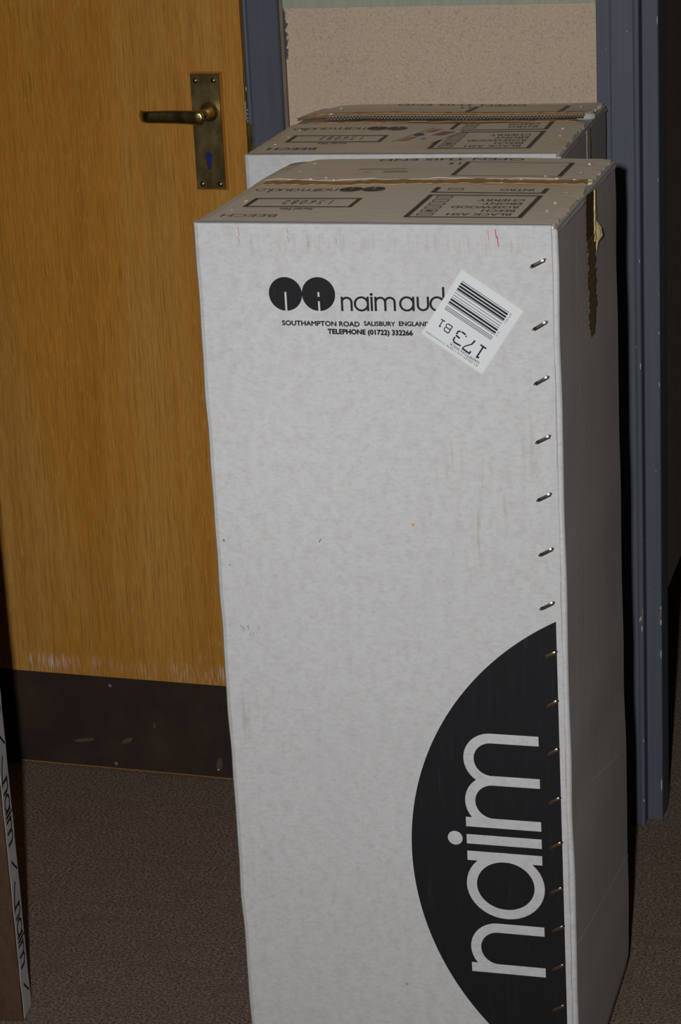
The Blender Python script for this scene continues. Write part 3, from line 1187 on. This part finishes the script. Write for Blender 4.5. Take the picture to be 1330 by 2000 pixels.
    if not rear:
        # faded courier sticker on the rear flap
        f_ = Print()
        for i in range(3):
            f_.rect(.108, .330 + i * .004, .135, .3325 + i * .004)
            f_.rect(.148, .330 + i * .004, .170, .3325 + i * .004)
        f_.rect(.150, .3350, .186, .3362)
        s2 = f_.build('faded_sticker_print', TPR, .0007, INK_RED_F, t, label='faded red sticker print on the lid')
        Print().rect(.102, .3010, .135, .3025).build('faded_line', TPR, .0007, INK_RED_F, s2)
        for q in ((.136, .329, .148, .337), (.145, .3105, .1760, .3210), (.118, .3125, .128, .3165)):
            Print().rect(*q).build('faded_block', TPR, .0007, INK_FADE, s2)
        # brown kraft laid bare where the tape tore away
        pth = [(.012 + .40 * i / 60, .2425 + .0025 * math.sin(i * .33) + .012 * (i / 60) ** 2) for i in range(61)]
        ribbon('torn_tape', lambda u, v, o: (u + LEAN * H, v, z_back(u / W, 0) + .0003 + o), pth, lambda q: .0115 + .002 * math.sin(q * 21), .0, TORN, t, 3, .0004, .35,
               label='brown torn strip where tape was ripped off the seam')
        pth = [(.004 + .41 * i / 50, .268 + .004 * math.sin(i * .5) + .006 * (i / 50)) for i in range(51)]
        ribbon('tape_remnant', lambda u, v, o: (u + LEAN * H, v, z_back(u / W, .2) + o), pth, .004, .0004, P_TOP2, t, 8, .0003, .9, label='pale tape remnant')
        for k2, (cu, cv, sz) in enumerate(((.040, .258, .006), (.066, .262, .007), (.083, .272, .005), (.098, .255, .006), (.305, .265, .006), (.33, .262, .006), (.355, .285, .005),
                                           (.372, .268, .007), (.395, .262, .006), (.29, .246, .004), (.31, .243, .004))):
            crumple('tape_crumple', TP, (cu, cv), sz * .5, t, k2, .0012)
        # leftover tape on the right face
        RF = lambda y, v, o: (W + .0022 + LEAN * v + o, y, v)
        ribbon('side_tape', RF, [(.207 - .004 * i / 24, 1.150 - .066 * i / 24) for i in range(25)], .027, .0, DARKTAPE, t, 4, .0005, .08, label='dark brown tape end folded over the edge')
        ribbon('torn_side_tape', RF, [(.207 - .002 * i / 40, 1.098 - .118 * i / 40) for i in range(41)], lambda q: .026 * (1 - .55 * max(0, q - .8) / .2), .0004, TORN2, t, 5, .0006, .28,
               label='torn brown tape strip down the side')
        ribbon('torn_side_tape', RF, [(.238 - .001 * i / 12, 1.148 - .06 * i / 12) for i in range(13)], lambda q: .005 * (.5 + q), .0006, YELLOW, t, 6, .001, .5)
        # the curled yellow scrap
        vs = [RF(.236, 1.118, .0006), RF(.244, 1.110, .002), RF(.252, 1.100, .006), RF(.254, 1.090, .007), RF(.246, 1.084, .003), RF(.240, 1.072, .0015), RF(.237, 1.088, .0006),
              RF(.246, 1.097, .005)]
        me_ = bpy.data.meshes.new('tape_curl')
        me_.from_pydata(vs, [], [(0, 7, 1), (1, 7, 2), (2, 7, 3), (3, 7, 4), (4, 7, 5), (5, 7, 6), (6, 7, 0)])
        me_.update()
        obj('tape_curl', me_, YELLOW, t, label='curled yellow scrap of old tape')
        # two creases and scratches on the side
        for y0, v0, y1, v1, ww in ((.118, 1.12, .118, .25, .0012), (.312, 1.14, .312, .35, .0009), (.006, .268, .408, .192, .0022), (.13, .430, .35, .368, .0012), (.342, .535, .338, .508, .0022)):
            Print().stroke([(y0 + (y1 - y0) * i / 12, v0 + (v1 - v0) * i / 12) for i in range(13)], ww).build(
                'crease', lambda y, v, o: (W + .0012 + .0010 * n2(v / H * 2.5) + .0016 * math.sin(PI * (y / D)) * math.sin(PI * v / H) + LEAN * v + o * 0 - .0007, y, v), 0, CREASE, t)
    else:
        # raised rear flap shows its corrugated edge
        def ze(a):
            return z_back(a, 0) - .0045
        c = Print()
        zz, nn = [], 150
        vs, fs = [], []
        y_ = SE - .0030
        # dark strip painted as the shade inside the board's flutes
        ribbon('flute_shade', lambda u, v, o: (u + LEAN * H, y_ + .002 - o, v), [(.045 + .365 * i / 60, ze(.045 / W + .365 / W * i / 60) - .0005) for i in range(61)], lambda q: .0036 - .0010 * q, 0, FLUTE_SHADE, t, 2, .0005, .15,
               label='dark strip painted as shade inside the corrugated flap edge')
        for i in range(nn):
            u0 = .045 + .365 * i / nn
            u1 = .045 + .365 * (i + 1) / nn
            am = .75 + .35 * math.sin(i * .21) * math.sin(i * .047 + 1)
            am *= 1 - .4 * i / nn
            h0, h1 = (-.0030 * am, .0024) if i % 2 else (.0024, -.0030 * am)
            tt = .0004
            a0, a1 = ze(u0 / W) + h0, ze(u1 / W) + h1
            for sgn in (0,):
                n0 = len(vs)
                vs += [(u0 - tt + LEAN * H, y_ - .001, a0), (u0 + tt + LEAN * H, y_ - .001, a0), (u1 + tt + LEAN * H, y_ - .001, a1), (u1 - tt + LEAN * H, y_ - .001, a1)]
                fs.append((n0, n0 + 1, n0 + 2, n0 + 3))
        for hh in (.0030,):
            for i in range(40):
                u0, u1 = .045 + .365 * i / 40, .045 + .365 * (i + 1) / 40
                n0 = len(vs)
                vs += [(u0 + LEAN * H, y_ - .0012, ze(u0 / W) + hh - .0005), (u1 + LEAN * H, y_ - .0012, ze(u1 / W) + hh - .0005),
                       (u1 + LEAN * H, y_ - .0012, ze(u1 / W) + hh + .0005), (u0 + LEAN * H, y_ - .0012, ze(u0 / W) + hh + .0005)]
                fs.append((n0, n0 + 1, n0 + 2, n0 + 3))
        me_ = bpy.data.meshes.new('corrugation')
        me_.from_pydata(vs, [], fs)
        me_.update()
        obj('corrugation', me_, FLUTE, t, label='zigzag corrugation showing along the torn lid edge', kind='stuff')
        pth = [(.02 + .39 * i / 60, SE + .008 + .002 * math.sin(i * .4)) for i in range(61)]
        ribbon('torn_tape', lambda u, v, o: (u + LEAN * H, v, z_back(u / W, .05) + o), pth, .005, .0005, TORN, t, 13, .0006, .7, label='brown torn paper along the flap edge')
        pth = [(.02 + .385 * i / 60, SE - .012 + .002 * math.sin(i * .6)) for i in range(61)]
        ribbon('tape_remnant', TP, pth, .006, .0003, TORN, t, 14, .0006, .8, label='brown tape remnant on the front flap')
        RF = lambda y, v, o: (W + .0022 + LEAN * v + o, y, v)
        ribbon('side_tape', RF, [(.222, 1.148 - .12 * i / 24) for i in range(25)], .012, .0, P_SIDE, t, 44, .0006, .15, label='grey tape end folded over the side')
        ribbon('torn_side_tape', RF, [(.238, 1.148 - .14 * i / 24) for i in range(25)], .003, .0004, TORN2, t, 45, .0006, .4)
        # rolled paper on the right end of the seam
        tc_ = lathe('torn_curl', [(0, .001), (.001, .0042), (.018, .0052), (.026, .0045), (.0265, .001)], P_SIDE, t, 'Y', 14, (W - .022 + LEAN * H, SE + .012, H + .001), smooth=True, label='rolled up torn paper on the corner')
        tc_.rotation_euler = (0, .12, -1.25)
        crumple('tape_crumple', TP, (.05, SE + .01), .010, t, 3, .006)
        crumple('tape_crumple', TP, (.064, SE + .016), .008, t, 4, .007)
        # courier sticker with a small striped emblem
        lab = Print().poly([(.178, .088), (.215, .205), (.262, .175), (.235, .072)])
        lb = lab.build('courier_sticker', TPF, .0009, P_TOP2, t, label='pale courier sticker with red and blue print')
        f_ = Print()
        for i in range(4):
            q = i * .0042
            f_.poly([(.186 + q * .8, .094 + q * .1), (.188 + q * .8, .094 + q * .1), (.198 + q * .8, .128), (.196 + q * .8, .128)])
            f_.poly([(.209 + q * .8, .163 + q * .1), (.211 + q * .8, .163 + q * .1), (.219 + q * .8, .192), (.217 + q * .8, .192)])
        f_.stroke([(.236, .076), (.262, .176)], .0016)
        f_.build('red_stripes', TPF, .0013, INK_RED, lb)
        Print().disc((.2045, .146), .0075, .012, 20).stroke([(.179, .09), (.2145, .203)], .0016).build('blue_spot', TPF, .0013, INK_BLUE, lb)
        Print().poly([(.2225, .140), (.2335, .172), (.2500, .170), (.2390, .138)]).stroke([(.243, .145), (.251, .168)], .0014).build('grey_block', TPF, .0013, INK_GREY, lb)
        Print().rect(.2150, .108, .2215, .116).build('grey_block', TPF, .0013, INK_GREY, lb)

    # staples along both lid edges, near-white in place of their glint
    k2 = 0
    for side in (0, 1):
        for w_ in ((.064, .118, .126, .186, .304, .352, .360) if side == 0 else (.070, .122, .178, .300, .346, .354)):
            w_ += random.uniform(-.008, .008)
            u = (.026 + .010 * w_ / .4 + (.012 if side == 0 and w_ > .28 else 0)) if side == 0 else W - .022
            u += random.uniform(-.003, .003)
            s_ = bpy.data.objects.new('staple', STAPLE_GLINT)
            COL.objects.link(s_)
            s_.parent = t
            s_.location = (u + LEAN * H, w_, H + (.0014 if w_ < SE else (.0030 if not rear else .0045)))
            s_.rotation_euler = (-PI / 2 + random.uniform(.1, .5), 0, random.uniform(-.5, .5) + .3)
            s_.scale = (.20, .8, random.uniform(.35, .75))
            k2 += 1
    return t, FR


front, FR = carton('tall white speaker carton standing in front, with barcode sticker and black half circle logo', (0, 0, 0), 0, False)
rearb, _ = carton('tall white carton standing behind the front one, its lid seam torn open', (-.0755, .4365, 0), math.radians(1.2), True)

# ---- front carton: print, staples, sticker
lg = Print()
rosette(lg, lambda u, v: (u, v), (.1058, 1.0732), .0197, 'n')
rosette(lg, lambda u, v: (u, v), (.1450, 1.0736), .0197, 'a')
wordmark(lg, NAIM_AUDIO, lambda x, y: (.1722 + x * .01845, 1.0543 + y * .0167 + x * .0003), .145)
lg.build('brand_wordmark', FR, .0004, INK, front, label='black maker wordmark with two round emblems')
ad = Print().text('SOUTHAMPTON ROAD', .0995, 1.0362, .1917, 1.0424, False, .055)
ad.text('SALISBURY', .1965, 1.0374, .2335, 1.0432, False, .055).text('ENGLAND', .2375, 1.0380, .2730, 1.0438, False, .055)
ad.text('TELEPHONE (01722) 332266', .1533, 1.0252, .2536, 1.0336, False, .055)
ad.build('address_print', FR, .0004, INK, front, label='printed address and telephone lines')

CU, CV, CR, CUT = .5694, .3825, .3470, .4081
a1 = math.acos((CUT - CU) / CR)
hd = Print()
pts = []
for i in range(97):
    a = a1 + (2 * PI - 2 * a1) * i / 96
    pts.append((CU + CR * math.cos(a), CV + CR * math.sin(a)))
# fan of narrow quads to the cut line
for i in range(96):
    p, q = pts[i], pts[i + 1]
    hd.poly([p, q, (CUT, q[1]), (CUT, p[1])])
half = hd.build('round_logo', FR, .0004, INK, front, label='black half circle logo on the lower front')
nm = Print()
XH = .0918
wordmark(nm, NAIM, lambda x, y: (.3833 - y * XH, .2302 + x * XH), .136)
nm.build('logo_letters', FR, .0008, P_PLAIN, half, label='white lower-case letters running upward')

ST = [(.3993, 1.1123), (.3996, 1.0415), (.3995, .9784), (.3993, .9095), (.3986, .8408), (.3991, .7747), (.3984, .7088), (.3998, .6478), (.3999, .5859), (.3994, .5245),
      (.3996, .4615), (.3999, .4031), (.3989, .3432), (.3994, .2916), (.3986, .2393), (.3978, .1836), (.3985, .128), (.3985, .070)]
for i, (u, v) in enumerate(ST):
    s_ = bpy.data.objects.new('staple', STAPLE if v > .69 else STAPLE_D)
    COL.objects.link(s_)
    s_.parent = front
    s_.location = FR(u, v, .0006)
    s_.rotation_euler = (0, -math.radians(30 + random.uniform(-3, 3)), 0)
    # dark punched holes at both ends
    ca, sa = math.cos(math.radians(30)), math.sin(math.radians(30))
    for e in (-1, 1):
        Print().disc((u + e * .0092 * ca, v + e * .0092 * sa), .0015, .0014, 10).build('punched_hole', FR, .0007, COPPER if v > .69 else INK, front)

# red pen ticks along the top edge
for u, v0, v1 in ((.0545, 1.1495, 1.1405), (.0540, 1.1400, 1.1300), (.1120, 1.1500, 1.1440), (.1125, 1.1400, 1.1330), (.1690, 1.1390, 1.1330), (.3525, 1.1500, 1.1400),
                  (.3545, 1.1420, 1.1300), (.3440, 1.1490, 1.1380)):
    Print().stroke([(u, v0), (u + .0004, (v0 + v1) / 2), (u + .001, v1)], .0010 if u > .35 else .0005).build('red_mark', FR, .0003, RED_MARK, front)
# fold line of the lid and a few flaws on the board
Print().poly([(.1275, .7760), (.1305, .7790), (.1320, .7798), (.1295, .7758), (.1290, .7735)]).build('dark_fleck', FR, .0003, INK_GREY, front)
for q in ((.0098, .7716, .0014), (.0150, .741, .0009)):
    Print().disc(q[:2], q[2]).build('dark_fleck', FR, .0003, INK_GREY, front)
for q in ((.2430, .8010, .0016), (.1830, .937, .0007), (.2080, .197, .0013)):
    Print().disc(q[:2], q[2], q[2] * 1.4, 9).build('brown_fleck', FR, .0003, TORN, front)

# barcode sticker
BL, BR_, TL = (.3816, 1.0582), (.3129, 1.1044), (.3318, .9839)


def SK(s_, t_, o=0):
    return (BL[0] + s_ * (BR_[0] - BL[0]) + t_ * (TL[0] - BL[0]), BL[1] + s_ * (BR_[1] - BL[1]) + t_ * (TL[1] - BL[1]))


SF = lambda s_, t_, o: FR(*SK(s_, t_), o)
c_ = .02
rp = []
for cx, cy, a0 in ((1 - c_, c_, -90), (1 - c_, 1 - c_, 0), (c_, 1 - c_, 90), (c_, c_, 180)):
    rp += [(cx + c_ * math.cos(math.radians(a0 + 90 * k / 4)), cy + c_ * math.sin(math.radians(a0 + 90 * k / 4))) for k in range(5)]
vs = [SF(a, b, .0009) for a, b in rp] + [SF(a, b, .0002) for a, b in rp]
n = len(rp)
me = bpy.data.meshes.new('barcode_sticker')
me.from_pydata(vs, [], [tuple(range(n))] + [(n + i, n + (i + 1) % n, (i + 1) % n, i) for i in range(n)])
me.update()
stick = obj('barcode_sticker', me, STICKER, front, label='white barcode sticker stuck on aslant and upside down')
sp = Print().rect(.03, .035, .975, .965)
sp.build('print_area', SF, .0010, STICKER_IN, stick)
sp = Print()
for t0, hw in ((.123, .004), (.155, .0135), (.196, .0135), (.235, .0135), (.259, .004), (.297, .0035), (.334, .0035), (.366, .0035), (.400, .0135), (.441, .0125), (.467, .004),
               (.507, .004), (.529, .004), (.550, .004)):
    sp.rect(.153, t0 - hw, .912, t0 + hw)
sp.build('barcode', SF, .0012, INK, stick, label='black barcode lines')
sp = Print()
K_ = lambda pts, w=.022: sp.stroke(pts, w)
# 1 7 3 in thick printer strokes, smaller B 1
K_([(.144, .684), (.238, .684)])
K_([(.191, .684), (.191, .855)])
K_([(.197, .853), (.158, .835)])
K_([(.300, .826), (.302, .862)])
K_([(.292, .862), (.424, .858)])
K_([(.420, .856), (.405, .815), (.345, .745)], .016)
K_([(.343, .750), (.330, .676)])
K_([(.470, .845), (.556, .850), (.585, .830), (.585, .785)])
K_([(.590, .760), (.520, .766)])
K_([(.588, .745), (.590, .700), (.560, .680)])
K_([(.548, .678), (.480, .682)])
K_([(.455, .700), (.470, .694)])
K_([(.455, .838), (.468, .846)])
for pts in ([(.690, .690), (.690, .795)], [(.690, .690), (.760, .692), (.776, .715), (.760, .740)], [(.690, .742), (.755, .742), (.775, .768), (.755, .793), (.690, .795)],
            [(.810, .689), (.876, .691)], [(.843, .690), (.843, .790)], [(.845, .788), (.822, .772)]):
    sp.stroke(pts, .014)
sp.text('HAMPTON WICK', .122, .874, .600, .914)
sp.text('E1-03/07', .122, .925, .34, .952).text('13:42 11/08/98', .36, .930, .62, .950).text('TO 0353374128065', .64, .930, .96, .950)
sp.build('sticker_text', SF, .0012, INK, stick, label='printed route number and place name on the sticker')
sp = Print()
# small side codes run up the left edge
g1, g2 = Print(), Print()
for s_txt, b0, b1 in (('RPVB21', .115, .275), ('6-9', .405, .475)):
    vs_, fs_ = glyphs(s_txt)
    n0 = len(sp.v)
    sp.v += [(.135 - y * .028, b0 + x * (b1 - b0), 0) for x, y in vs_]
    sp.f += [tuple(n0 + i for i in f) for f in fs_]
sp.build('side_code', SF, .0012, INK_GREY, stick)

# ================================================================== SLIM BROWN CARTON AT THE LEFT
SY = math.radians(9)
slim = thing('flat_carton', 'slim brown carton standing at the left edge, white printed tape along its side', 'cardboard box', (-.384, .140, 0), SY)
SW, SDp, SH = .62, .042, 1.22
nb = vnoise(77)
vs, fs = [], []
nz = 50
for j in range(nz + 1):
    z = SH * j / nz
    d = .0011 * nb(z * 3)
    for x, y in ((-SW, 0), (-.3, 0), (-.003, 0), (-.0008, .0008), (d, .003), (d, SDp - .003), (-.0008 + d, SDp), (-.3, SDp), (-SW, SDp)):
        vs.append((x, y, z))
for j in range(nz):
    for i in range(9):
        a, b = j * 9 + i, j * 9 + (i + 1) % 9
        fs.append((a, b, b + 9, a + 9))
fs += [tuple(range(8, -1, -1)), tuple(nz * 9 + i for i in range(9))]
me = bpy.data.meshes.new('body')
me.from_pydata(vs, [], fs)
me.update()
obj('body', me, KRAFT, slim, label='plain brown cardboard body')
SRF = lambda y, v, o: (.0016 + o, y, v)
tp = ribbon('printed_tape', SRF, [(SDp / 2 - .0006, .004 + (SH - .012) * i / 70) for i in range(71)], SDp / 2 - .0006, .0, P_PLAIN, slim, 9, .0004, .05, label='white packing tape printed with black lettering')
for k in range(6):
    z0 = .171 + k * .187
    tx = Print()
    wordmark(tx, NAIM, lambda x, y, z0=z0: (.005 + y * .025, z0 - x * .0275), .16)
    tx.stroke(arc(.021, z0 - .045, .021, .082, 100, 150, 8), .0045)
    Print().stroke([(.010, z0 - .118), (.034, z0 - .140)], .0035).build('tape_stroke', SRF, .0014, INK, tp)
    tx.build('tape_lettering', SRF, .0014, INK, tp, label='black lettering running down the tape')
